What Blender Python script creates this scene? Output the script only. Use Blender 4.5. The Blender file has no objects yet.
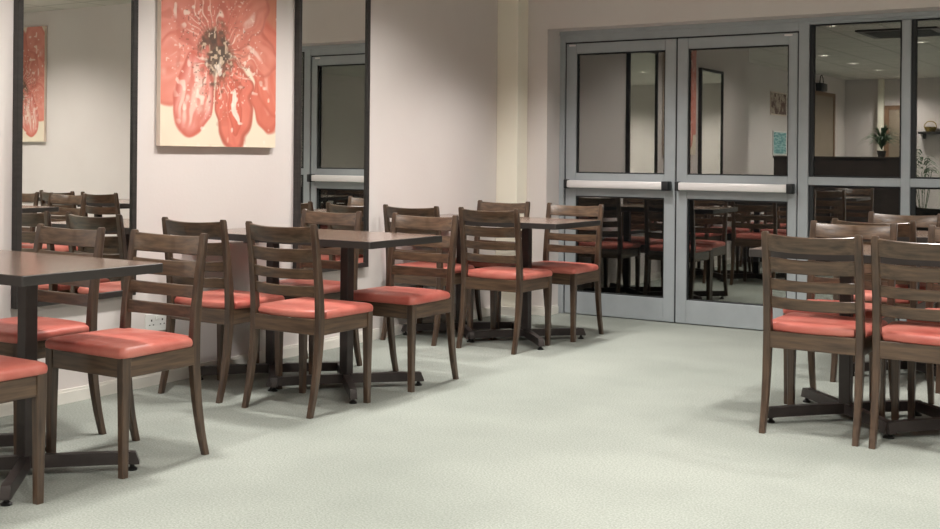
import bpy, bmesh, math, random
import numpy as np
from mathutils import Vector, Matrix
random.seed(7)
SC = bpy.context.scene
COL = SC.collection
PI = math.pi

# ------------------------------------------------------------------ materials
def srgb(r, g, b):
    f = lambda c: (c/255/12.92 if c/255 <= .04045 else ((c/255+.055)/1.055)**2.4)
    return (f(r), f(g), f(b), 1)

def new_mat(name, base, rough=.5, metal=0., spec=.5, coat=0.):
    m = bpy.data.materials.new(name); m.use_nodes = True
    b = m.node_tree.nodes['Principled BSDF']
    b.inputs['Base Color'].default_value = base
    b.inputs['Roughness'].default_value = rough
    b.inputs['Metallic'].default_value = metal
    b.inputs['Specular IOR Level'].default_value = spec
    b.inputs['Coat Weight'].default_value = coat
    return m

def noisy(name, c1, c2, scale=(1, 1, 1), nscale=6, detail=4, rough=.5, bump=0., bscale=200, spec=.5, coat=0., metal=0.,
          lo=.3, hi=.7, rvar=0., coat_rough=.1):
    m = new_mat(name, c1, rough, metal, spec, coat)
    nt = m.node_tree; N = nt.nodes; L = nt.links; b = N['Principled BSDF']
    b.inputs['Coat Roughness'].default_value = coat_rough
    tc = N.new('ShaderNodeTexCoord'); mp = N.new('ShaderNodeMapping'); mp.inputs['Scale'].default_value = scale
    L.new(tc.outputs['Object'], mp.inputs['Vector'])
    no = N.new('ShaderNodeTexNoise'); no.inputs['Scale'].default_value = nscale; no.inputs['Detail'].default_value = detail
    L.new(mp.outputs['Vector'], no.inputs['Vector'])
    cr = N.new('ShaderNodeValToRGB'); cr.color_ramp.elements[0].position = lo; cr.color_ramp.elements[1].position = hi
    cr.color_ramp.elements[0].color = c1; cr.color_ramp.elements[1].color = c2
    L.new(no.outputs['Fac'], cr.inputs['Fac']); L.new(cr.outputs['Color'], b.inputs['Base Color'])
    if rvar:
        mr = N.new('ShaderNodeMapRange'); mr.inputs['To Min'].default_value = rough-rvar; mr.inputs['To Max'].default_value = rough+rvar
        L.new(no.outputs['Fac'], mr.inputs['Value']); L.new(mr.outputs['Result'], b.inputs['Roughness'])
    if bump:
        n2 = N.new('ShaderNodeTexNoise'); n2.inputs['Scale'].default_value = bscale; n2.inputs['Detail'].default_value = 3
        L.new(tc.outputs['Object'], n2.inputs['Vector'])
        bp = N.new('ShaderNodeBump'); bp.inputs['Strength'].default_value = bump; bp.inputs['Distance'].default_value = .01
        L.new(n2.outputs['Fac'], bp.inputs['Height']); L.new(bp.outputs['Normal'], b.inputs['Normal'])
    return m

def carpet_mat():
    m = new_mat('carpet', srgb(196, 203, 190), .95, spec=.15)
    nt = m.node_tree; N = nt.nodes; L = nt.links; b = N['Principled BSDF']
    tc = N.new('ShaderNodeTexCoord')
    big = N.new('ShaderNodeTexNoise'); big.inputs['Scale'].default_value = .9; big.inputs['Detail'].default_value = 3
    fine = N.new('ShaderNodeTexNoise'); fine.inputs['Scale'].default_value = 130; fine.inputs['Detail'].default_value = 4
    for n in (big, fine): L.new(tc.outputs['Object'], n.inputs['Vector'])
    r1 = N.new('ShaderNodeValToRGB'); e = r1.color_ramp.elements
    e[0].position = .35; e[0].color = srgb(*FLOOR_A); e[1].position = .65; e[1].color = srgb(*FLOOR_B)
    L.new(big.outputs['Fac'], r1.inputs['Fac'])
    r2 = N.new('ShaderNodeValToRGB'); e = r2.color_ramp.elements
    e[0].position = .38; e[0].color = (.76, .77, .76, 1); e[1].position = .62; e[1].color = (1, 1, 1, 1)
    L.new(fine.outputs['Fac'], r2.inputs['Fac'])
    mx = N.new('ShaderNodeMix'); mx.data_type = 'RGBA'; mx.blend_type = 'MULTIPLY'; mx.inputs['Factor'].default_value = 1
    L.new(r1.outputs['Color'], mx.inputs['A']); L.new(r2.outputs['Color'], mx.inputs['B'])
    L.new(mx.outputs['Result'], b.inputs['Base Color'])
    bp = N.new('ShaderNodeBump'); bp.inputs['Strength'].default_value = .5; bp.inputs['Distance'].default_value = .004
    L.new(fine.outputs['Fac'], bp.inputs['Height']); L.new(bp.outputs['Normal'], b.inputs['Normal'])
    return m
FLOOR_A = (146, 151, 144); FLOOR_B = (164, 168, 161)

def tile_mat():
    m = new_mat('ceiling_tile', srgb(215, 212, 205), .9)
    nt = m.node_tree; N = nt.nodes; L = nt.links; b = N['Principled BSDF']
    tc = N.new('ShaderNodeTexCoord'); br = N.new('ShaderNodeTexBrick')
    br.offset = 0; br.inputs['Scale'].default_value = 1
    br.inputs['Brick Width'].default_value = .6; br.inputs['Row Height'].default_value = .6; br.inputs['Mortar Size'].default_value = .012
    br.inputs['Color1'].default_value = srgb(206, 202, 194); br.inputs['Color2'].default_value = srgb(200, 197, 190)
    br.inputs['Mortar'].default_value = srgb(170, 168, 160)
    L.new(tc.outputs['Object'], br.inputs['Vector']); L.new(br.outputs['Color'], b.inputs['Base Color'])
    return m

def glass_mat(name, tint, refl):
    # partly mirroring night-time window glass
    m = bpy.data.materials.new(name); m.use_nodes = True
    nt = m.node_tree; N = nt.nodes; L = nt.links
    N.remove(N['Principled BSDF'])
    out = N['Material Output']
    tr = N.new('ShaderNodeBsdfTransparent'); tr.inputs['Color'].default_value = tint
    gl = N.new('ShaderNodeBsdfGlossy'); gl.inputs['Roughness'].default_value = 0.0; gl.inputs['Color'].default_value = (.97, .97, .93, 1)
    mx = N.new('ShaderNodeMixShader'); mx.inputs['Fac'].default_value = refl
    L.new(tr.outputs[0], mx.inputs[1]); L.new(gl.outputs[0], mx.inputs[2]); L.new(mx.outputs[0], out.inputs['Surface'])
    return m

def mirror_mat():
    m = bpy.data.materials.new('mirror_glass'); m.use_nodes = True
    nt = m.node_tree; N = nt.nodes; L = nt.links
    N.remove(N['Principled BSDF'])
    gl = N.new('ShaderNodeBsdfGlossy'); gl.inputs['Roughness'].default_value = 0.0; gl.inputs['Color'].default_value = (.90, .90, .87, 1)
    L.new(gl.outputs[0], N['Material Output'].inputs['Surface'])
    return m

def emit_mat(name, col, s):
    m = bpy.data.materials.new(name); m.use_nodes = True
    nt = m.node_tree; N = nt.nodes; L = nt.links
    N.remove(N['Principled BSDF'])
    e = N.new('ShaderNodeEmission'); e.inputs['Color'].default_value = col; e.inputs['Strength'].default_value = s
    L.new(e.outputs[0], N['Material Output'].inputs['Surface'])
    return m

def attr_mat(name, rough=.55):
    m = new_mat(name, (1, 1, 1, 1), rough)
    nt = m.node_tree; b = nt.nodes['Principled BSDF']
    a = nt.nodes.new('ShaderNodeAttribute'); a.attribute_name = 'paint'
    nt.links.new(a.outputs['Color'], b.inputs['Base Color'])
    return m

def seat_mat():
    m = new_mat('coral_vinyl', srgb(214, 98, 84), .42, spec=.5)
    nt = m.node_tree; N = nt.nodes; L = nt.links; b = N['Principled BSDF']
    tc = N.new('ShaderNodeTexCoord'); oi = N.new('ShaderNodeObjectInfo')
    ad = N.new('ShaderNodeVectorMath'); ad.operation = 'ADD'
    L.new(tc.outputs['Object'], ad.inputs[0]); L.new(oi.outputs['Location'], ad.inputs[1])
    no = N.new('ShaderNodeTexNoise'); no.inputs['Scale'].default_value = 5; no.inputs['Detail'].default_value = 3; no.inputs['Distortion'].default_value = .6
    L.new(ad.outputs[0], no.inputs['Vector'])
    cr = N.new('ShaderNodeValToRGB'); e = cr.color_ramp.elements
    e[0].position = .36; e[0].color = srgb(188, 94, 83); e[1].position = .68; e[1].color = srgb(206, 128, 114)
    L.new(no.outputs['Fac'], cr.inputs['Fac']); L.new(cr.outputs['Color'], b.inputs['Base Color'])
    n2 = N.new('ShaderNodeTexNoise'); n2.inputs['Scale'].default_value = 9; n2.inputs['Detail'].default_value = 4
    L.new(ad.outputs[0], n2.inputs['Vector'])
    bp = N.new('ShaderNodeBump'); bp.inputs['Strength'].default_value = .35; bp.inputs['Distance'].default_value = .02
    L.new(n2.outputs['Fac'], bp.inputs['Height']); L.new(bp.outputs['Normal'], b.inputs['Normal'])
    return m

M = dict(
    wall=noisy('painted_wall', srgb(214, 206, 203), srgb(218, 211, 208), nscale=2, rough=.85, bump=.05, bscale=60, spec=.2),
    cream=noisy('cream_paint', srgb(240, 234, 218), srgb(242, 237, 222), nscale=2, rough=.7, spec=.3),
    trim=noisy('white_gloss_paint', srgb(226, 222, 214), srgb(232, 229, 222), nscale=4, rough=.4),
    carpet=carpet_mat(), ceil=tile_mat(),
    alu=noisy('blue_grey_aluminium', srgb(158, 164, 168), srgb(166, 172, 176), nscale=8, rough=.42, metal=.15),
    gap=new_mat('black_seal', (.012, .014, .016, 1), .6),
    silver=noisy('brushed_silver', srgb(228, 224, 224), srgb(236, 233, 233), scale=(1, 30, 30), nscale=20, rough=.35, metal=.25),
    black=new_mat('black_plastic', (.012, .013, .015, 1), .4),
    glass=glass_mat('night_glass', (.55, .57, .55, 1), .24),
    mirror=mirror_mat(),
    ebony=noisy('ebony_frame', (.022, .019, .018, 1), (.034, .03, .028, 1), scale=(1, 1, 8), nscale=10, rough=.45),
    seat=seat_mat(),
    metal=noisy('dark_bronze_metal', (.034, .027, .026, 1), (.05, .04, .038, 1), nscale=12, rough=.38, metal=.3),
    glide=new_mat('black_glide', (.008, .008, .008, 1), .35),
    edge=new_mat('dark_table_edge', (.035, .030, .028, 1), .4),
    paint=attr_mat('oil_paint', .42), canvas=new_mat('canvas_edge', srgb(222, 205, 190), .8),
    plaster=new_mat('white_plastic', srgb(225, 225, 222), .35),
    darkwood=noisy('dark_panel_wood', (.028, .02, .018, 1), (.045, .032, .027, 1), scale=(1, 1, 8), nscale=6, rough=.4),
    doorwood=noisy('brown_door_wood', srgb(120, 92, 70), srgb(138, 108, 84), scale=(8, 8, 1), nscale=6, rough=.5),
    doorleaf=noisy('grey_brown_door', srgb(140, 126, 110), srgb(150, 136, 120), nscale=3, rough=.5),
    leaf=noisy('leaf_green', (.03, .075, .03, 1), (.07, .13, .05, 1), nscale=20, rough=.45),
    pot=new_mat('clay_pot', (.05, .04, .035, 1), .6),
    lamp=emit_mat('lamp_glow', (1, .95, .86, 1), 14),
    ventdark=new_mat('vent_dark', (.03, .03, .03, 1), .6),
    paper=noisy('printed_paper', srgb(190, 175, 160), srgb(110, 80, 70), nscale=9, rough=.7, lo=.45, hi=.55),
    teal=noisy('teal_paper', srgb(90, 150, 155), srgb(160, 195, 195), scale=(1, 1, 6), nscale=6, rough=.6, lo=.45, hi=.55),
    wicker=noisy('wicker', srgb(110, 90, 50), srgb(190, 160, 80), nscale=30, rough=.8),
    outside=new_mat('night_paving', (.02, .02, .022, 1), .9),
)
def wood(name, c1, c2, axis, rough=.34, coat=.25):
    sc = {'x': (1.2, 14, 14), 'y': (14, 1.2, 14), 'z': (14, 14, 1.2)}[axis]
    return noisy(name, c1, c2, scale=sc, nscale=5, detail=6, rough=rough, coat=coat, lo=.3, hi=.72, rvar=.06, coat_rough=.22)
W1, W2 = srgb(58, 43, 33), srgb(104, 82, 63)
M['wood_x'] = wood('brown_stained_beech', W1, W2, 'x')
M['wood_y'] = wood('brown_stained_beech_side', W1, W2, 'y')
M['wood_z'] = wood('brown_stained_beech_upright', srgb(54, 40, 32), srgb(92, 72, 56), 'z')
M['top'] = wood('walnut_laminate', srgb(94, 75, 64), srgb(132, 110, 98), 'x', rough=.22, coat=.45)

# ------------------------------------------------------------------ mesh helpers
def link(name, bm, mat, parent=None, smooth=True, ang=35):
    me = bpy.data.meshes.new(name)
    bmesh.ops.recalc_face_normals(bm, faces=bm.faces)
    bm.to_mesh(me); bm.free()
    if smooth:
        for p in me.polygons: p.use_smooth = True
        me.set_sharp_from_angle(angle=math.radians(ang))
    if isinstance(mat, (list, tuple)):
        for q in mat: me.materials.append(q)
    else: me.materials.append(mat)
    o = bpy.data.objects.new(name, me); COL.objects.link(o)
    if parent: o.parent = parent
    return o

def bx(bm, x0, x1, y0, y1, z0, z1, bev=0., seg=1):
    v = [bm.verts.new((x, y, z)) for x in (x0, x1) for y in (y0, y1) for z in (z0, z1)]
    fs = [bm.faces.new([v[i] for i in q]) for q in ((0, 1, 3, 2), (4, 6, 7, 5), (0, 4, 5, 1), (2, 3, 7, 6), (0, 2, 6, 4), (1, 5, 7, 3))]
    if bev:
        es = list({e for f in fs for e in f.edges})
        bmesh.ops.bevel(bm, geom=es, offset=bev, segments=seg, affect='EDGES', profile=.5)
    return bm

def box(name, dims, mat, parent=None, bev=0., seg=1):
    return link(name, bx(bmesh.new(), *dims, bev, seg), mat, parent)

def loft(bm, rings, cap=True):
    vs = [[bm.verts.new(p) for p in r] for r in rings]
    n = len(vs[0])
    for a, b in zip(vs[:-1], vs[1:]):
        for i in range(n): bm.faces.new((a[i], a[(i+1) % n], b[(i+1) % n], b[i]))
    if cap: bm.faces.new(list(reversed(vs[0]))); bm.faces.new(vs[-1])
    return bm

def rrect(wx, wy, ch):   # chamfered rectangle
    a, b = wx/2, wy/2
    return [(a-ch, -b), (a, -b+ch), (a, b-ch), (a-ch, b), (-a+ch, b), (-a, b-ch), (-a, -b+ch), (-a+ch, -b)]

def tube(bm, pts, r, n=10):
    rings = []
    for i, p in enumerate(pts):
        a = Vector(pts[max(i-1, 0)]); b = Vector(pts[min(i+1, len(pts)-1)]); d = (b-a).normalized()
        u = d.cross(Vector((0, 0, 1)))
        if u.length < .01: u = Vector((1, 0, 0))
        u.normalize(); w = d.cross(u); rr = r[i] if isinstance(r, (list, tuple)) else r
        rings.append([Vector(p)+rr*(math.cos(t)*u+math.sin(t)*w) for t in [2*PI*k/n for k in range(n)]])
    return loft(bm, rings)

def lathe(bm, prof, cx=0, cy=0, n=20):
    rings = [[(cx+r*math.cos(2*PI*k/n), cy+r*math.sin(2*PI*k/n), z) for k in range(n)] for r, z in prof]
    return loft(bm, rings)

def empty(name, label, cat, loc=(0, 0, 0), rz=0, group=None):
    o = bpy.data.objects.new(name, None); COL.objects.link(o); o.empty_display_size = .1
    o.location = loc; o.rotation_euler = (0, 0, rz)
    return tag(o, label, cat, group)

def tag(o, label, cat, group=None):
    o['label'] = label; o['category'] = cat
    if group: o['group'] = group
    return o

def struct(o):
    o['kind'] = 'structure'; return o

def dup(root, loc, rz, label, group=None, name=None):
    r = root.copy(); COL.objects.link(r); r.location = loc; r.rotation_euler = (0, 0, rz); r['label'] = label
    if group: r['group'] = group
    for ch in list(root.children):
        c = ch.copy(); COL.objects.link(c); c.parent = r
        for g in ch.children:
            d = g.copy(); COL.objects.link(d); d.parent = c
    return r

# ------------------------------------------------------------------ room shell
XW = -4.487      # left wall face
YB = 7.47        # back wall face
YD = 7.672       # plane of the glazed doors
ZC = 2.55        # ceiling
XR = 4.2; YF = -5.4; XREC = -5.6; YEND = 2.3
struct(box('floor', (XREC-.2, XR+.2, YF-.2, YD+.06, -.05, 0), M['carpet']))
struct(box('ceiling', (XREC-.2, XR+.2, YF-.2, YD+.2, ZC, ZC+.05), M['ceil']))
struct(box('wall_left', (XREC-.2, XW, YEND, YD+.2, 0, ZC), M['wall']))
struct(box('wall_recess', (XREC-.2, XREC, YF-.2, YEND, 0, ZC), M['wall']))
struct(box('wall_front', (XREC, XR, YF-.2, YF, 0, ZC), M['wall']))
struct(box('wall_right', (XR, XR+.2, YF-.2, YD+.2, 0, ZC), M['wall']))
GX0, GX1, GZ = -4.150, -1.02, 2.08      # glazed opening
bm = bmesh.new()
bx(bm, XW, GX0, YB, YD+.2, 0, ZC); bx(bm, GX0, GX1, YB, YD+.2, GZ, ZC); bx(bm, GX1, XR, YB, YD+.2, 0, ZC)
struct(link('wall_back', bm, M['wall']))
struct(box('trim_1', (XW, -4.311, 7.32, YB, 0, ZC), M['cream'], bev=.004))     # boxed pilaster in the corner
# baseboards
def base(name, segs):
    bm = bmesh.new()
    for s in segs:
        bx(bm, *s[:4], 0, .052); 
        x0, x1, y0, y1 = s[:4]; ax = s[4]
        e = .005
        if ax == 'x+': bx(bm, x0, x1-e, y0, y1, .052, .064)
        else: bx(bm, x0, x1, y0+e, y1, .052, .064)
    return struct(link(name, bm, M['trim']))
base('baseboard_left', [(XW, XW+.016, YEND, 7.304, 'x+')])
base('baseboard_back', [(XW, -4.295, 7.304, 7.32, 'y-'), (-4.311, -4.295, 7.32, YB, 'x+'), (-4.295, GX0+.016, YB-.016, YB, 'y-'), (GX0, GX0+.016, YB, YD-.03, 'x+'), (GX1, XR, YB-.016, YB, 'y-')])
tag_rail = struct(box('trim_2', (GX1+.05, XR, YB-.022, YB, .675, .712), M['ebony'], bev=.003))
struct(box('ground', (-9, 4, YD+.2, 13, -.06, -.02), M['outside']))

# ------------------------------------------------------------------ glazed doors and side windows
def rect_frame(bm, x0, x1, z0, z1, y0, y1, l, r, t, b):
    bx(bm, x0, x0+l, y0, y1, z0, z1, .003); bx(bm, x1-r, x1, y0, y1, z0, z1, .003)
    bx(bm, x0+l, x1-r, y0, y1, z1-t, z1, .003); bx(bm, x0+l, x1-r, y0, y1, z0, z0+b, .003)
    return bm
# outer frame
bm = bmesh.new()
bx(bm, GX0, -4.108, YD-.012, YD+.06, 0, GZ, .003)
bx(bm, -4.108, -2.368, YD-.012, YD+.06, 1.998, GZ, .003)
bx(bm, GX0, GX1, YD-.024, YD-.010, 2.052, GZ, .003)
bx(bm, -2.368, -2.300, YD-.012, YD+.06, 0, GZ, .003)
bx(bm, -2.300, GX1, YD-.012, YD+.06, 2.036, GZ, .003)
bx(bm, -1.716, -1.660, YD-.012, YD+.06, 0, 2.036, .003)
bx(bm, -1.075, GX1, YD-.012, YD+.06, 0, 2.036, .003)
for a, b in ((-2.300, -1.716), (-1.660, -1.075)):
    bx(bm, a, b, YD-.012, YD+.06, .984, 1.038, .003); bx(bm, a, b, YD-.012, YD+.06, 0, .10, .003)
struct(link('trim_3', bm, M['alu']))
bm = bmesh.new()   # dark seals in the gaps round the leaves and behind the glass edges
bx(bm, -4.108, -2.368, YD+.052, YD+.06, 0, 1.998)
for a, b in ((-4.112, -4.098), (-3.236, -3.222), (-2.378, -2.364)): bx(bm, a, b, YD+.004, YD+.05, 0, 1.998)
bx(bm, -4.108, -2.368, YD+.004, YD+.05, 1.988, 2.0)
bm.free(); bm = bmesh.new()
for a, b in ((-4.1085, -4.099), (-3.2345, -3.2235), (-2.377, -2.3675)): bx(bm, a, b, YD+.004, YD+.05, .006, 1.998)
bx(bm, -4.108, -2.368, YD+.004, YD+.05, 1.988, 1.9985)
struct(link('trim_4', bm, M['gap']))
def door(n, x0, x1, g0, g1, bar0, bar1, capl, capr):
    bm = bmesh.new(); y0, y1 = YD-.004, YD+.045; Z1 = 1.988
    bx(bm, x0, g0, y0, y1, .006, Z1, .003); bx(bm, g1, x1, y0, y1, .006, Z1, .003)
    bx(bm, g0, g1, y0, y1, 1.913, Z1, .003); bx(bm, g0, g1, y0, y1, .006, .167, .003); bx(bm, g0, g1, y0, y1, .872, 1.038, .003)
    d = struct(link(f'door_{n}', bm, M['alu']))
    for z0, z1, nm in ((.167, .872, 'lower_pane'), (1.038, 1.913, 'upper_pane')):
        b = bmesh.new(); gx = (g0+g1)/2; bx(b, g0-gx-.004, g1-gx+.004, -.003, .003, z0-.004, z1+.004)
        p = link('glass_pane', b, M['glass'], d); p.location = (gx, YD+.026, 0); p.rotation_euler = (0, 0, math.radians(.65))
        b = bmesh.new(); rect_frame(b, g0, g1, z0, z1, YD+.004, YD+.017, .009, .009, .009, .009)
        link('glazing_bead', b, M['gap'], d)
    # push bar
    b = bmesh.new(); bx(b, bar0, bar1, YD-.062, YD-.008, .932, .985, .008, 2); bar = link('push_bar', b, M['silver'], d)
    b = bmesh.new()
    bx(b, capl, bar0, YD-.07, YD-.004, .925, .991, .006, 2)
    link('end_cap', b, M['black'], bar)
    b = bmesh.new(); bx(b, bar1, capr, YD-.07, YD-.004, .925, .991, .006, 2); link('end_cap', b, M['black'], bar)
    return d
d1 = door(1, -4.099, -3.2345, -4.015, -3.316, -4.062, -3.312, -4.082, -3.258)
d2 = door(2, -3.2235, -2.377, -3.145, -2.437, -3.190, -2.428, -3.2115, -2.387)
for d, x in ((d1, -4.05), (d2, -2.44)):
    b = bmesh.new(); bx(b, x-.028, x+.028, YD-.008, YD, 1.968, 1.982, .003); link('closer_plate', b, M['silver'], d)
for n, (a, b_) in enumerate(((-2.300, -1.716), (-1.660, -1.075)), 1):
    w = None
    for z0, z1 in ((.10, .984), (1.038, 2.036)):
        b = bmesh.new(); bx(b, a, b_, YD+.018, YD+.024, z0, z1)
        if w is None:
            bb = bmesh.new(); rect_frame(bb, a, b_, z0, z1, YD+.002, YD+.017, .03, .012, .01, .01); w = struct(link(f'window_{n}', bb, M['gap']))
        else:
            bb = bmesh.new(); rect_frame(bb, a, b_, z0, z1, YD+.002, YD+.017, .03, .012, .01, .01); link('glazing_bead', bb, M['gap'], w)
        link('glass_pane', b, M['glass'], w)

# ------------------------------------------------------------------ mirrors
def wall_mirror(y0, y1, z0, z1, label):
    r = empty('wall_mirror', label, 'mirror', (XW, (y0+y1)/2, z0), 0, None)
    a, b = y0-(y0+y1)/2, y1-(y0+y1)/2; h = z1-z0; t = .036; w = .028
    bm = bmesh.new()
    bx(bm, 0, t, a, a+w, 0, h, .002); bx(bm, 0, t, b-w, b, 0, h, .002); bx(bm, 0, t, a+w, b-w, 0, w, .002); bx(bm, 0, t, a+w, b-w, h-w, h, .002)
    link('frame', bm, M['ebony'], r)
    bm = bmesh.new(); bx(bm, .004, .024, a+w, b-w, w, h-w); link('mirror_glass', bm, M['mirror'], r)
    return r
wall_mirror(3.25, 3.925, .464, 2.09, 'tall black-framed wall mirror left of the flower painting, behind the foreground table')
wall_mirror(5.10, 5.765, .464, 2.16, 'tall narrow black-framed wall mirror right of the flower painting, reflecting the grey door')

# ------------------------------------------------------------------ flower painting
def vnoise(h, w, cy, cx, rng):
    g = rng.random((cy+2, cx+2)); y = np.linspace(0, cy, h, endpoint=False); x = np.linspace(0, cx, w, endpoint=False)
    yi = y.astype(int); xi = x.astype(int); fy = (y-yi)[:, None]; fx = (x-xi)[None]
    fy = fy*fy*(3-2*fy); fx = fx*fx*(3-2*fx)
    return (g[yi][:, xi]*(1-fy)*(1-fx)+g[yi+1][:, xi]*fy*(1-fx)+g[yi][:, xi+1]*(1-fy)*fx+g[yi+1][:, xi+1]*fy*fx)
def paint_flower(Wp=220, Hp=292):
    rng = np.random.default_rng(11)
    U, V = np.meshgrid((np.arange(Wp)+.5)/Wp, (np.arange(Hp)+.5)/Hp*1.326)   # v grows downward, unit = canvas width
    n = lambda c: vnoise(Hp, Wp, int(c*1.33), c, rng)
    w1 = (n(5)-.5)*.07+(n(13)-.5)*.05; w2 = (n(5)-.5)*.07+(n(13)-.5)*.05
    u = U+w1; v = V+w2
    C = lambda *c: np.array(srgb(*c)[:3])
    img = np.ones((Hp, Wp, 3))*C(238, 226, 204)
    img = img*(1-.10*n(5)[..., None])
    def mixc(mask, col, a=1.):
        nonlocal img
        k = np.clip(mask, 0, 1)[..., None]*a
        img = img*(1-k)+col*k
    ss = lambda e0, e1, x: np.clip((x-e0)/(e1-e0), 0, 1)
    cx, cyy = .455, .725
    R = np.sqrt((u-cx)**2+(v-cyy)**2); T = np.arctan2(v-cyy, u-cx)
    def petal(px_, py_, a, b, ang, c1, c2, outline, hl=0., hollow=0., oa=.55, ow=.82):
        ca, sa = math.cos(ang), math.sin(ang)
        x = (u-px_)*ca+(v-py_)*sa; y = -(u-px_)*sa+(v-py_)*ca
        r = np.sqrt((x/a)**2+(y/b)**2)
        m = 1-ss(.95, 1.03, r)
        # long soft brush streaks that follow the petal
        xi = np.clip(((x/a+1)/2*3), 0, 2.999); yi = np.clip(((y/b+1)/2*15), 0, 14.999)
        g = rng.random((5, 17)); x0 = xi.astype(int); y0 = yi.astype(int); fx = xi-x0; fy = yi-y0
        st = g[x0, y0]*(1-fx)*(1-fy)+g[x0+1, y0]*fx*(1-fy)+g[x0, y0+1]*(1-fx)*fy+g[x0+1, y0+1]*fx*fy
        k = np.clip(st*.9+(n(18)-.5)*.5, 0, 1)[..., None]
        mixc(m, C(*c1)*(1-k)+C(*c2)*k, .97)
        if hollow: mixc((1-ss(.55, .74, r))*ss(.30, .55, k[..., 0]), C(238, 212, 196), hollow)
        mixc(ss(ow, .93, r)*m, C(*outline), oa)
        if hl: mixc((1-ss(.5, .9, np.sqrt((x/(a*.55))**2+((y-b*.15)/(b*.22))**2)))*ss(.35, .5, n(14)), C(250, 232, 220), hl)
    # behind
    petal(.955, .44, .50, .062, 1.57, (196, 110, 86), (206, 128, 100), (168, 92, 68))
    petal(.14, .28, .30, .30, .5, (224, 142, 130), (206, 112, 100), (196, 98, 86), .3)
    petal(.60, .30, .24, .30, .2, (196, 112, 98), (214, 136, 120), (182, 92, 78))
    petal(.16, .60, .30, .30, .2, (218, 122, 108), (228, 148, 134), (200, 98, 84), .0)
    petal(.10, .86, .22, .20, .0, (222, 128, 112), (232, 152, 138), (202, 96, 80), .2)
    petal(.34, .50, .24, .26, 1.0, (204, 112, 98), (222, 138, 124), (186, 88, 74), .0, oa=.3)
    petal(.50, .36, .34, .20, 1.5, (196, 102, 88), (216, 128, 112), (172, 80, 66), .0, oa=.3)
    petal(.90, 1.00, .24, .15, 1.5, (206, 96, 78), (214, 112, 92), (186, 80, 62), .3)
    petal(.93, .82, .30, .19, 1.35, (212, 106, 86), (222, 128, 108), (190, 82, 64), .25)
    petal(.76, .68, .28, .15, .45, (208, 110, 92), (228, 144, 126), (182, 80, 64), .5)
    petal(.72, .52, .26, .13, -.55, (204, 112, 96), (222, 138, 120), (172, 78, 64), .4)
    petal(.26, 1.02, .27, .150, 1.85, (216, 116, 100), (234, 164, 158), (200, 92, 76), .9, hollow=.7, oa=.85, ow=.74)
    petal(.60, 1.05, .29, .165, 1.42, (212, 100, 82), (224, 124, 106), (166, 72, 56), .0, oa=.75)
    petal(.63, 1.06, .17, .062, 1.42, (200, 88, 70), (216, 108, 90), (176, 76, 60), .0, oa=.4)
    petal(.645, 1.07, .11, .022, 1.30, (250, 232, 220), (240, 205, 190), (236, 190, 176), .0, oa=.2)
    # strokes pulled out of the heart
    sp = np.sin(T*17+n(7)*8)*np.sin(T*7+2)
    mixc(ss(.45, .9, sp)*(1-ss(.15, .34, R))*ss(.05, .1, R), C(132, 66, 54), .55)
    mixc(ss(.80, .97, np.sin(T*27+n(8)*9))*(1-ss(.22, .40, R))*ss(.10, .16, R)*ss(.4, .6, n(12)), C(248, 222, 206), .8)
    hr = np.sqrt(((u-cx)/.8)**2+((v-cyy-.01)/1.15)**2)+(n(24)-.5)*.12+(n(50)-.5)*.09
    mixc(1-ss(.10, .19, hr), C(96, 66, 52), .85)
    mixc(1-ss(.05, .14, hr), C(46, 40, 36), .9)
    mixc((n(64) > .74)*(1-ss(.08, .17, hr)), C(214, 190, 164), .85)
    mixc((n(74) > .82)*(R < .30)*(R > .1), C(104, 60, 46), .6)
    mixc((n(74) > .86)*(R < .42)*(R > .1), C(246, 226, 212), .6)
    # loose marks
    mixc(ss(.78, .86, n(27))*ss(.48, .6, n(5)), C(250, 236, 222), .65)
    mixc(ss(.80, .88, n(15))*ss(.5, .6, n(6)), C(186, 90, 72), .4)
    img = img*.88+C(226, 190, 168)*.08
    return np.clip(img, 0, 1)
PIMG = paint_flower()
def flower_painting(loc, rz, wdt, hgt, label):
    r = empty('flower_painting', label, 'painting', loc, rz)
    # local: face looks along -Y, width along X, bottom at z 0
    bm = bmesh.new(); bx(bm, -wdt/2, wdt/2, -.028, 0, 0, hgt, .002); link('canvas', bm, M['canvas'], r)
    Hh, Ww, _ = PIMG.shape
    xs = np.linspace(-wdt/2+.001, wdt/2-.001, Ww); zs = np.linspace(hgt-.001, .001, Hh)
    X, Z = np.meshgrid(xs, zs); rng = np.random.default_rng(3)
    verts = np.stack([X, np.full_like(X, -.0292), Z], -1).reshape(-1, 3)
    idx = np.arange(Hh*Ww).reshape(Hh, Ww)
    faces = np.stack([idx[1:, :-1], idx[1:, 1:], idx[:-1, 1:], idx[:-1, :-1]], -1).reshape(-1, 4)
    me = bpy.data.meshes.new('painted_face'); me.from_pydata(verts.tolist(), [], faces.tolist())
    at = me.color_attributes.new('paint', 'FLOAT_COLOR', 'POINT')
    col = np.ones((Hh*Ww, 4), dtype=np.float32); col[:, :3] = PIMG.reshape(-1, 3)
    at.data.foreach_set('color', col.ravel()); me.materials.append(M['paint'])
    o = bpy.data.objects.new('painted_face', me); COL.objects.link(o); o.parent = r
    return r
flower_painting((XW+.003, 4.492, 1.19), PI/2, .842, 1.14, 'unframed canvas of a large coral red flower on the left wall between the two mirrors')
flower_painting((1.27, YB-.003, 1.26), 0, .842, 1.14, 'second coral flower canvas, on the back wall, seen only reflected in the left mirror')

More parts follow.
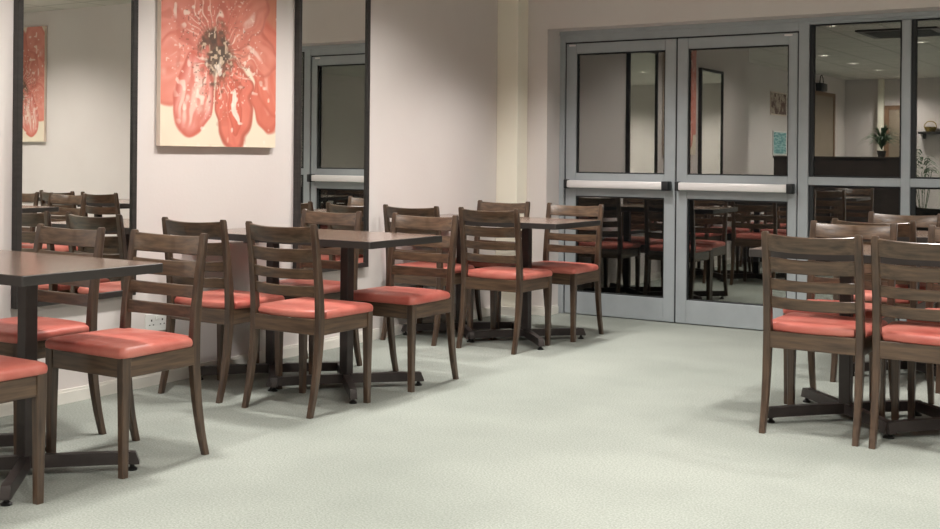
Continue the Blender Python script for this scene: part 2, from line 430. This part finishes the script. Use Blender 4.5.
# socket
so = empty('wall_socket', 'white double electrical socket low on the left wall behind the foreground chair', 'socket', (XW, 4.083, .266))
box('face_plate', (0, .009, -.072, .072, 0, .09), M['plaster'], so, .003)
for s in (-.035, .035):
    box('socket_hole', (.0088, .0096, s-.004, s+.004, .052, .062), M['black'], so)
    for q in (-.012, .012): box('socket_hole', (.0088, .0096, s+q-.004, s+q+.004, .032, .037), M['black'], so)
box('rocker_switch', (.0088, .0125, -.012, -.002, .06, .078), M['plaster'], so, .001)
box('rocker_switch', (.0088, .0125, .002, .012, .06, .078), M['plaster'], so, .001)

# ------------------------------------------------------------------ chair
HWX = .1925
def post_y(z):
    pts = [(0, 0), (.10, .027), (.22, .048), (.34, .060), (.45, .062), (.55, .056), (.70, .038), (.86, .012)]
    for (a, ya), (b, yb) in zip(pts[:-1], pts[1:]):
        if z <= b:
            t = (z-a)/(b-a); return ya+(yb-ya)*t
    return pts[-1][1]
def smooth_post_y(z): return (post_y(max(z-.04, 0))+post_y(z)*2+post_y(min(z+.04, .86)))/4 if z > .03 else post_y(z)
def make_chair(label, loc, rz, group):
    r = empty('dining_chair', label, 'chair', loc, rz, group)
    for s in (-1, 1):
        rings = []
        for z in [0, .05, .1, .16, .22, .28, .34, .40, .46, .52, .58, .64, .70, .76, .80, .838, .845, .8475]:
            dy = .026+.012*min(z/.35, 1) if z < .45 else .038-.016*(z-.45)/.4
            wx = .026+.006*min(z/.3, 1)
            if z > .84: wx -= .004*(z-.838)/.0095*1.5; dy -= .004*(z-.838)/.0095*1.5
            rings.append([(s*HWX+x, smooth_post_y(z)+y, z) for x, y in rrect(wx, dy, .004)])
        link('leg', loft(bmesh.new(), rings), M['wood_z'], r)
    for s in (-1, 1):
        rings = []
        for z, w in ((0, .027), (.2, .031), (.35, .036), (.426, .037)):
            rings.append([(s*(HWX+.004)+x, .402+y, z) for x, y in rrect(w, w, .003)])
        link('leg', loft(bmesh.new(), rings), M['wood_z'], r)
    bm = bmesh.new()
    z0, z1 = .354, .424
    bx(bm, -HWX+.015, HWX-.015, .393, .415, z0, z1, .002)
    bx(bm, -HWX+.013, HWX-.013, .046, .068, z0, z1, .002)
    for s in (-1, 1):
        a, b = sorted((s*(HWX-.006), s*(HWX+.0155)))
        n0 = len(bm.faces); bx(bm, a, b, .07, .39, z0, z1, .002)
        bm.faces.ensure_lookup_table()
        for f_ in bm.faces[n0:]: f_.material_index = 1
    link('seat_frame', bm, [M['wood_x'], M['wood_y']], r)
    # back rails, bowed backwards
    def rail(name, zb, zt, th, bow, crown=0.):
        rings = []; n = 14; hw = HWX-.012
        for i in range(n+1):
            x = -hw+2*hw*i/n; k = 1-(x/hw)**2
            zc = (zb+zt)/2; y = smooth_post_y(zc)-bow*k; lean = (smooth_post_y(zt)-smooth_post_y(zb))/2
            t_ = zt-crown*k; b_ = zb-crown*.55*k
            c = .003
            rings.append([(x, y-th/2-lean, b_+c), (x, y-th/2+c-lean, b_), (x, y+th/2-c-lean, b_), (x, y+th/2-lean, b_+c),
                          (x, y+th/2+lean, t_-c), (x, y+th/2-c+lean, t_), (x, y-th/2+c+lean, t_), (x, y-th/2+lean, t_-c)])
        link(name, loft(bmesh.new(), rings), M['wood_x'], r)
    rail('top_rail', .766, .838, .020, .032, .008)
    rail('back_slat', .678, .740, .015, .030, .007)
    rail('back_slat', .602, .650, .015, .028, .006)
    rail('back_slat', .524, .573, .015, .026, .005)
    # cushion
    out = []
    def arc(cx, cy, rr, a0, a1, n=6):
        for i in range(n+1):
            a = a0+(a1-a0)*i/n; out.append((cx+rr*math.cos(a), cy+rr*math.sin(a)))
    arc(.192, .402, .028, 0, PI/2); arc(-.192, .402, .028, PI/2, PI)
    out += [(-.217, .30), (-.214, .18), (-.211, .088), (-.170, .084), (-.168, .058), (-.08, .048), (0, .046), (.08, .048), (.168, .058), (.170, .084), (.211, .088), (.214, .18), (.217, .30)]
    cxx, cyy = 0, .24
    rings = []
    for sc, z in ((.965, .424), (.995, .428), (1.004, .440), (.995, .451), (.965, .459), (.90, .464), (.75, .4675), (.5, .4695), (.2, .470)):
        rings.append([(cxx+(x-cxx)*sc, cyy+(y-cyy)*sc, z) for x, y in out])
    link('seat', loft(bmesh.new(), rings), M['seat'], r, ang=60)
    return r

# chair rows: (x, y of back feet, faces: 0 = toward the doors, PI = toward the camera, label)
G1 = 'dining chairs around the tables along the mirror wall'; G2 = 'dining chairs around the tables on the right'
chairs = [
 (-3.478, 3.243, PI, 'wooden chair with coral seat facing the camera at the aisle end of the foreground table', G1),
 (-4.060, 3.240, PI, 'wooden chair beyond the foreground table, nearest the mirror wall, below the left mirror', G1),
 (-3.468, 2.078, 0, 'chair cut off at the left picture edge, only seat corner and legs showing', G1),
 (-3.556, 3.945, 0, 'ladder-back chair with its back to the camera at the aisle end of the middle table', G1),
 (-4.108, 3.950, 0, 'ladder-back chair seen from behind, beside the wall socket under the painting', G1),
 (-3.535, 5.072, PI, 'coral-seated chair facing the camera at the aisle corner of the middle table', G1),
 (-4.175, 5.085, PI, 'chair facing the camera behind the middle table, in front of the narrow mirror', G1),
 (-3.678, 5.900, 0, 'ladder-back chair seen from behind at the aisle side of the table nearest the doors', G1),
 (-4.232, 5.882, 0, 'ladder-back chair by the bare wall right of the narrow mirror, back to the camera', G1),
 (-3.615, 6.916, PI, 'dining chair with coral seat facing the camera right beside the grey glass doors', G1),
 (-4.205, 6.980, PI, 'dining chair in the room corner below the cream pilaster', G1),
 (-1.438, 4.820, 0, 'ladder-back chair with its back to the camera, frontmost left of the right-hand group', G2),
 (-.985, 4.812, 0, 'large ladder-back chair cut by the right picture edge, back to the camera', G2),
 (-1.531, 5.862, PI, 'chair whose glossy top rail faces the camera just behind the frontmost right-hand chair', G2),
 (-.972, 5.866, PI, 'chair at the right picture edge behind the frontmost pair, only its post showing', G2),
 (-1.512, 6.140, 0, 'chair with curved dark top rail at the near side of the rear right table', G2),
 (-.995, 6.145, 0, 'chair at the rear right table beyond the picture edge, seen in the left mirror', G2),
 (-1.565, 7.130, PI, 'farthest dining chair on the right, facing the camera in front of the side window', G2),
]
proto = None
for x, y, rz, lab, g in chairs:
    # origin of a chair lies midway between its back feet
    if proto is None: proto = make_chair(lab, (x, y, 0), rz, g)
    else: dup(proto, (x, y, 0), rz, lab, g)

# ------------------------------------------------------------------ table
TH, TW, TD = .757, 1.16, .595
def make_table(label, loc, group, peds):
    r = empty('dining_table', label, 'table', loc, 0, group)
    a, b = TW/2, TD/2
    def ring(w, d, rad, z, n=5):
        o = []
        for cx, cy, s in ((w-rad, d-rad, 0), (-w+rad, d-rad, 1), (-w+rad, -d+rad, 2), (w-rad, -d+rad, 3)):
            for i in range(n+1):
                t = (s+i/n)*PI/2; o.append((cx+rad*math.cos(t), cy+rad*math.sin(t), z))
        return o
    bm = bmesh.new(); loft(bm, [ring(a-.0035, b-.0035, .008, TH-.032), ring(a-.0035, b-.0035, .008, TH)]); link('tabletop', bm, M['top'], r)
    bm = bmesh.new(); rs = [ring(a-.0035, b-.0035, .008, TH-.034), ring(a, b, .010, TH-.034), ring(a, b, .010, TH-.0025), ring(a-.0022, b-.0022, .009, TH-.0003), ring(a-.0036, b-.0036, .008, TH-.0004)]
    loft(bm, rs, cap=False); link('edge_band', bm, M['edge'], r)
    fx, fy = .252, .262
    for ox in peds:
        bm = bmesh.new(); bx(bm, ox-.025, ox+.025, -.025, .025, .03, TH-.045, .003); link('column', bm, M['metal'], r)
        bm = bmesh.new()
        bx(bm, ox-.09, ox+.09, -.09, .09, TH-.040, TH-.034)
        bx(bm, ox-.20, ox+.20, -.018, .018, TH-.052, TH-.0395); bx(bm, ox-.018, ox+.018, -.20, .20, TH-.0521, TH-.0396); link('top_bracket', bm, M['metal'], r)
        for sx in (-1, 1):
            for sy in (-1, 1):
                d = Vector((sx*fx, sy*fy, 0)); L_ = d.length; ang = math.atan2(d.y, d.x)
                bm = bmesh.new(); w = .019
                prof = [(0, .028, .072), (L_*.7, .026, .070), (L_-.035, .025, .067), (L_-.02, .025, .069), (L_+.012, .023, .066), (L_+.026, .023, .030)]
                rings = [[(u, -w, zl), (u, w, zl), (u, w-.003, zh), (u, -w+.003, zh)] for u, zl, zh in prof]
                loft(bm, rings); bmesh.ops.rotate(bm, verts=bm.verts, cent=(0, 0, 0), matrix=Matrix.Rotation(ang, 3, 'Z'))
                bmesh.ops.translate(bm, verts=bm.verts, vec=(ox, 0, 0))
                fo = link('foot', bm, M['metal'], r)
                bm = bmesh.new(); lathe(bm, [(.019, 0), (.019, .006), (.009, .013), (.006, .03)], ox+d.x, d.y, 14); link('glide', bm, M['glide'], fo)
    return r
GL = 'tables along the mirror wall'; GR = 'tables on the right'
for locs, peds in (([
 (-3.803, 2.672, 'brown-topped dining table with dark edge in the left foreground', GL),
 (-3.865, 4.560, 'brown-topped dining table in the middle of the mirror wall row', GL),
 (-3.902, 6.400, 'brown-topped dining table nearest the grey glass doors and pilaster', GL)], (.21, -.28)), ([
 (-1.180, 5.295, 'brown-topped dining table behind the frontmost pair of right-hand chairs', GR),
 (-1.180, 6.640, 'rear right dining table in front of the side window', GR)], (-.233, .26))):
    tp = None
    for x, y, lab, g in locs:
        if tp is None: tp = make_table(lab, (x, y, 0), g, peds)
        else: dup(tp, (x, y, 0), 0, lab, g)

# ------------------------------------------------------------------ the room behind the camera, seen reflected in the glass
pr = empty('wooden_partition', 'dark wooden half-height partition behind the camera, reflected in the side window', 'partition', (-4.44, -1.2, 0))
box('panel', (-.81, .80, -.03, .03, 0, 1.17), M['darkwood'], pr, .003)
box('capping', (-.82, .81, -.05, .05, 1.17, 1.20), M['darkwood'], pr, .004)
def plant(loc, h, n, label, seed, stand=0):
    rd = random.Random(seed)
    r = empty('potted_plant', label, 'plant', loc)
    bm = bmesh.new(); lathe(bm, [(.045, 0), (.06, .075), (.065, .085), (.055, .085), (.05, .075)]); link('pot', bm, M['pot'], r)
    bm = bmesh.new()
    for i in range(n):
        a = rd.uniform(0, 2*PI); sp = rd.uniform(.25, 1.)*h; top = h*rd.uniform(.55, 1.)*(1.25-.6*sp/h); w = rd.uniform(.010, .018)
        side = Vector((-math.sin(a), math.cos(a), 0)); prev = None
        for k in range(8):
            t = k/7; p = Vector((math.cos(a)*sp*t**1.3*.9, math.sin(a)*sp*t**1.3*.9, .10+top*(1-(1-t)**2)-.30*sp*t**3))
            ww = w*math.sin(PI*min(t*.85+.12, 1))
            q = (bm.verts.new(p-side*ww), bm.verts.new(p+Vector((0, 0, .004))), bm.verts.new(p+side*ww))
            if prev: bm.faces.new((prev[0], prev[1], q[1], q[0])); bm.faces.new((prev[1], prev[2], q[2], q[1]))
            prev = q
    link('foliage', bm, M['leaf'], r)
    return r
plant((-3.97, -1.2, 1.20), .36, 80, 'spiky green potted plant on top of the dark partition', 1)
def tall_plant():
    r = plant((-3.50, -1.55, .0), .01, 1, 'tall leafy plant standing at the end of the dark partition', 5)
    bm = bmesh.new(); rd = random.Random(9)
    for i in range(7):
        a = rd.uniform(0, 2*PI); h = rd.uniform(.8, 1.25); tube(bm, [(0, 0, .1), (math.cos(a)*.05, math.sin(a)*.05, h*.6), (math.cos(a)*.12, math.sin(a)*.12, h)], .005, 6)
    link('stem', bm, M['leaf'], r)
    bm = bmesh.new()
    for i in range(60):
        a = rd.uniform(0, 2*PI); z0 = rd.uniform(.7, 1.25); l = rd.uniform(.14, .28); d = Vector((math.cos(a), math.sin(a), 0)); s = Vector((-d.y, d.x, 0)); prev = None
        for k in range(6):
            t = k/5; p = d*(.04+l*t)+Vector((0, 0, z0+l*.9*t-l*.9*t*t)); w = .016*math.sin(PI*min(t*.9+.08, 1))
            q = (bm.verts.new(p-s*w), bm.verts.new(p+s*w))
            if prev: bm.faces.new((prev[0], prev[1], q[1], q[0]))
            prev = q
    link('leaf_cluster', bm, M['leaf'], r)
tall_plant()
# brown framed inner door on the recess wall and a doorway on the far wall
def inner_door(n, loc, rz, w=.86, h=2.05):
    bm = bmesh.new(); bx(bm, -w/2-.09, -w/2, -.03, 0, 0, h+.07, .003); bx(bm, w/2, w/2+.09, -.03, 0, 0, h+.07, .003); bx(bm, -w/2, w/2, -.03, 0, h, h+.07, .003)
    d = struct(link(f'door_{n}', bm, M['doorwood'])); d.location = loc; d.rotation_euler = (0, 0, rz)
    box('door_leaf', (-w/2, w/2, -.018, 0, .005, h), M['doorleaf'], d, .002)
    bm = bmesh.new(); tube(bm, [(w/2-.08, -.02, 1.0), (w/2-.08, -.06, 1.0), (w/2-.18, -.06, 1.0)], .009, 8); link('door_handle', bm, M['silver'], d)
inner_door(3, (XREC, -4.06, 0), PI/2, 1.1, 2.2)
inner_door(4, (-4.70, YF, 0), PI, .30, 2.02)
struct(box('trim_5', (-5.02, -4.93, YF, YF+.12, 0, ZC), M['cream'], bev=.004))
# wicker bag on the recess wall
bg = empty('wicker_bag', 'brown wicker bag with a loop handle hanging above the inner door', 'bag', (XREC, -3.80, 2.27))
bm = bmesh.new(); bx(bm, .0, .10, -.17, .17, .0, .13, .012, 2); link('bag_body', bm, M['ebony'], bg)
bm = bmesh.new(); tube(bm, [(.05, .10*math.cos(t), .12+.14*math.sin(t)) for t in [PI*i/12 for i in range(13)]], .008, 8); link('handle', bm, M['ebony'], bg)
sh = empty('wall_shelf', 'small dark shelf on the far wall behind the camera', 'shelf', (-4.06, YF, 1.60))
box('board', (-.28, .28, 0, .20, 0, .04), M['ebony'], sh, .003)
for s in (-.2, .2): box('bracket', (s-.01, s+.01, 0, .15, -.08, 0), M['ebony'], sh, .002)
bk = empty('basket', 'yellow wicker basket with arched handle on the small dark shelf', 'basket', (-4.16, YF+.10, 1.64))
bm = bmesh.new(); lathe(bm, [(.07, 0), (.10, .07), (.105, .08), (.09, .08), (.065, .01)]); link('bowl', bm, M['wicker'], bk)
bm = bmesh.new(); tube(bm, [(.10*math.cos(t), 0, .075+.10*math.sin(t)) for t in [PI*i/12 for i in range(13)]], .008, 8); link('handle', bm, M['wicker'], bk)
po = empty('wall_poster', 'pale printed poster in a thin frame on the recess wall', 'poster', (XREC, -2.50, 1.83))
box('frame', (0, .015, -.40, .40, 0, .36), M['canvas'], po, .002); box('print', (.0152, .016, -.38, .38, .02, .34), M['paper'], po)
po = empty('menu_board', 'teal printed board below the pale poster on the recess wall', 'board', (XREC, -2.58, 1.22))
box('frame', (0, .015, -.34, .34, 0, .37), M['plaster'], po, .002); box('print', (.0152, .016, -.32, .32, .02, .35), M['teal'], po)

# ------------------------------------------------------------------ ceiling fittings and light
vent = empty('ceiling_vent', 'square dark slatted air vent in the ceiling', 'vent', (-2.95, 2.1, ZC))
box('frame', (-.42, .42, -.42, .42, -.02, 0), M['metal'], vent, .004)
bm = bmesh.new()
for i in range(9): bx(bm, -.34, .34, -.33+i*.075, -.28+i*.075, -.026, -.0205)
link('grille', bm, M['ventdark'], vent)

def lamp_energy(n, e, loc, size, col=(1, .93, .84), cone=None, rot=(0, 0, 0), blend=1.):
    if cone:
        l = bpy.data.lights.new(n, 'SPOT'); l.spot_size = math.radians(cone); l.spot_blend = blend; l.shadow_soft_size = size
    else:
        l = bpy.data.lights.new(n, 'AREA'); l.shape = 'RECTANGLE'; l.size, l.size_y = size
    l.energy = e; l.color = col
    o = bpy.data.objects.new(n, l); COL.objects.link(o); o.location = loc; o.rotation_euler = rot
    return o
SPOT = 142
cl = None; k = 0
rows = [(-4.53, [-.38, -1.84, -3.30, -4.77]), (-3.02, [-3.4, -1.9, -.43, .92]), (-3.45, [3.15, 4.40, 5.55, 6.60]), (-1.2, [-4.3, -2.2, 0.2, 1.6, 3.1, 4.6, 6.1]), (.5, [-4.3, -2.2, .6, 2.4, 4.4, 6.35]), (2.4, [-4.3, -2.0, .6, 3.4, 6.3])]  # rearmost lamps of aisle and right-hand rows are added to brighten front wall
row_words = ['in the recess row', 'in the short row over the camera', 'in the row nearest the mirror wall whose lamp by the doors is added fill', 'in the row above the aisle whose frontmost lamp is added fill', 'in the row above the right-hand tables whose frontmost lamp is added fill', 'in the row by the right wall whose frontmost lamp is added fill']
order = ['frontmost', 'second', 'third', 'fourth', 'fifth', 'sixth', 'seventh', 'eighth']
for (x, ys), rw in zip(rows, row_words):
    for j, y in enumerate(ys):
        lab = f'ceiling downlight {rw}, {order[j]} from behind the camera'
        if cl is None:
            cl = empty('ceiling_light', lab, 'light', (x, y, ZC), 0, 'round ceiling downlights')
            bm = bmesh.new(); lathe(bm, [(.055, 0), (.085, -.001), (.085, -.006), (.058, -.010), (.055, -.004)], n=28); link('rim', bm, M['trim'], cl)
            bm = bmesh.new(); lathe(bm, [(.054, -.001), (.054, -.004)], n=28); link('diffuser', bm, M['lamp'], cl)
        else: dup(cl, (x, y, ZC), 0, lab)
        e = SPOT*(1.25 if x == -3.45 else 1.6 if x < -4 else 3.5 if x > -2 and y < -4 else 1.5 if x > -2 and (y > 6 or y < -2) and x > -1 else 1.1 if x > -2 else 1.)
        lamp_energy('spot_lamp', e, (x, y, ZC-.02), .10, col=(1, .955, .905), cone=112 if y == 6.60 else 142, blend=.8)  # lamp by the doors is added to brighten them, with a tighter cone
w = bpy.data.worlds.new('night'); SC.world = w; w.use_nodes = True
w.node_tree.nodes['Background'].inputs['Color'].default_value = (.02, .022, .026, 1)
w.node_tree.nodes['Background'].inputs['Strength'].default_value = .5

# ------------------------------------------------------------------ camera (level shift lens, slight roll)
yaw = math.radians(32.69); rol = math.radians(.51); f = 1174
Fv = Vector((-math.sin(yaw), math.cos(yaw), 0)); R0 = Vector((math.cos(yaw), math.sin(yaw), 0)); U0 = Vector((0, 0, 1))
Rv = math.cos(rol)*R0+math.sin(rol)*U0; Uv = -math.sin(rol)*R0+math.cos(rol)*U0
cam = bpy.data.cameras.new('camera'); co = bpy.data.objects.new('camera', cam); COL.objects.link(co)
mt = Matrix((Rv, Uv, -Fv)).transposed().to_4x4(); mt.translation = Vector((0, 0, 1.15)); co.matrix_world = mt
cam.sensor_width = 36; cam.lens = 36*f/940; cam.shift_x = -2.0/940; cam.shift_y = -107.7/940; cam.clip_start = .02
SC.camera = co
SC.view_settings.view_transform = 'Standard'; SC.view_settings.look = 'None'; SC.view_settings.exposure = 0; SC.view_settings.gamma = 1
SC.cycles.max_bounces = 10; SC.cycles.glossy_bounces = 8; SC.cycles.transparent_max_bounces = 12; SC.cycles.diffuse_bounces = 4
SC.cycles.caustics_reflective = False
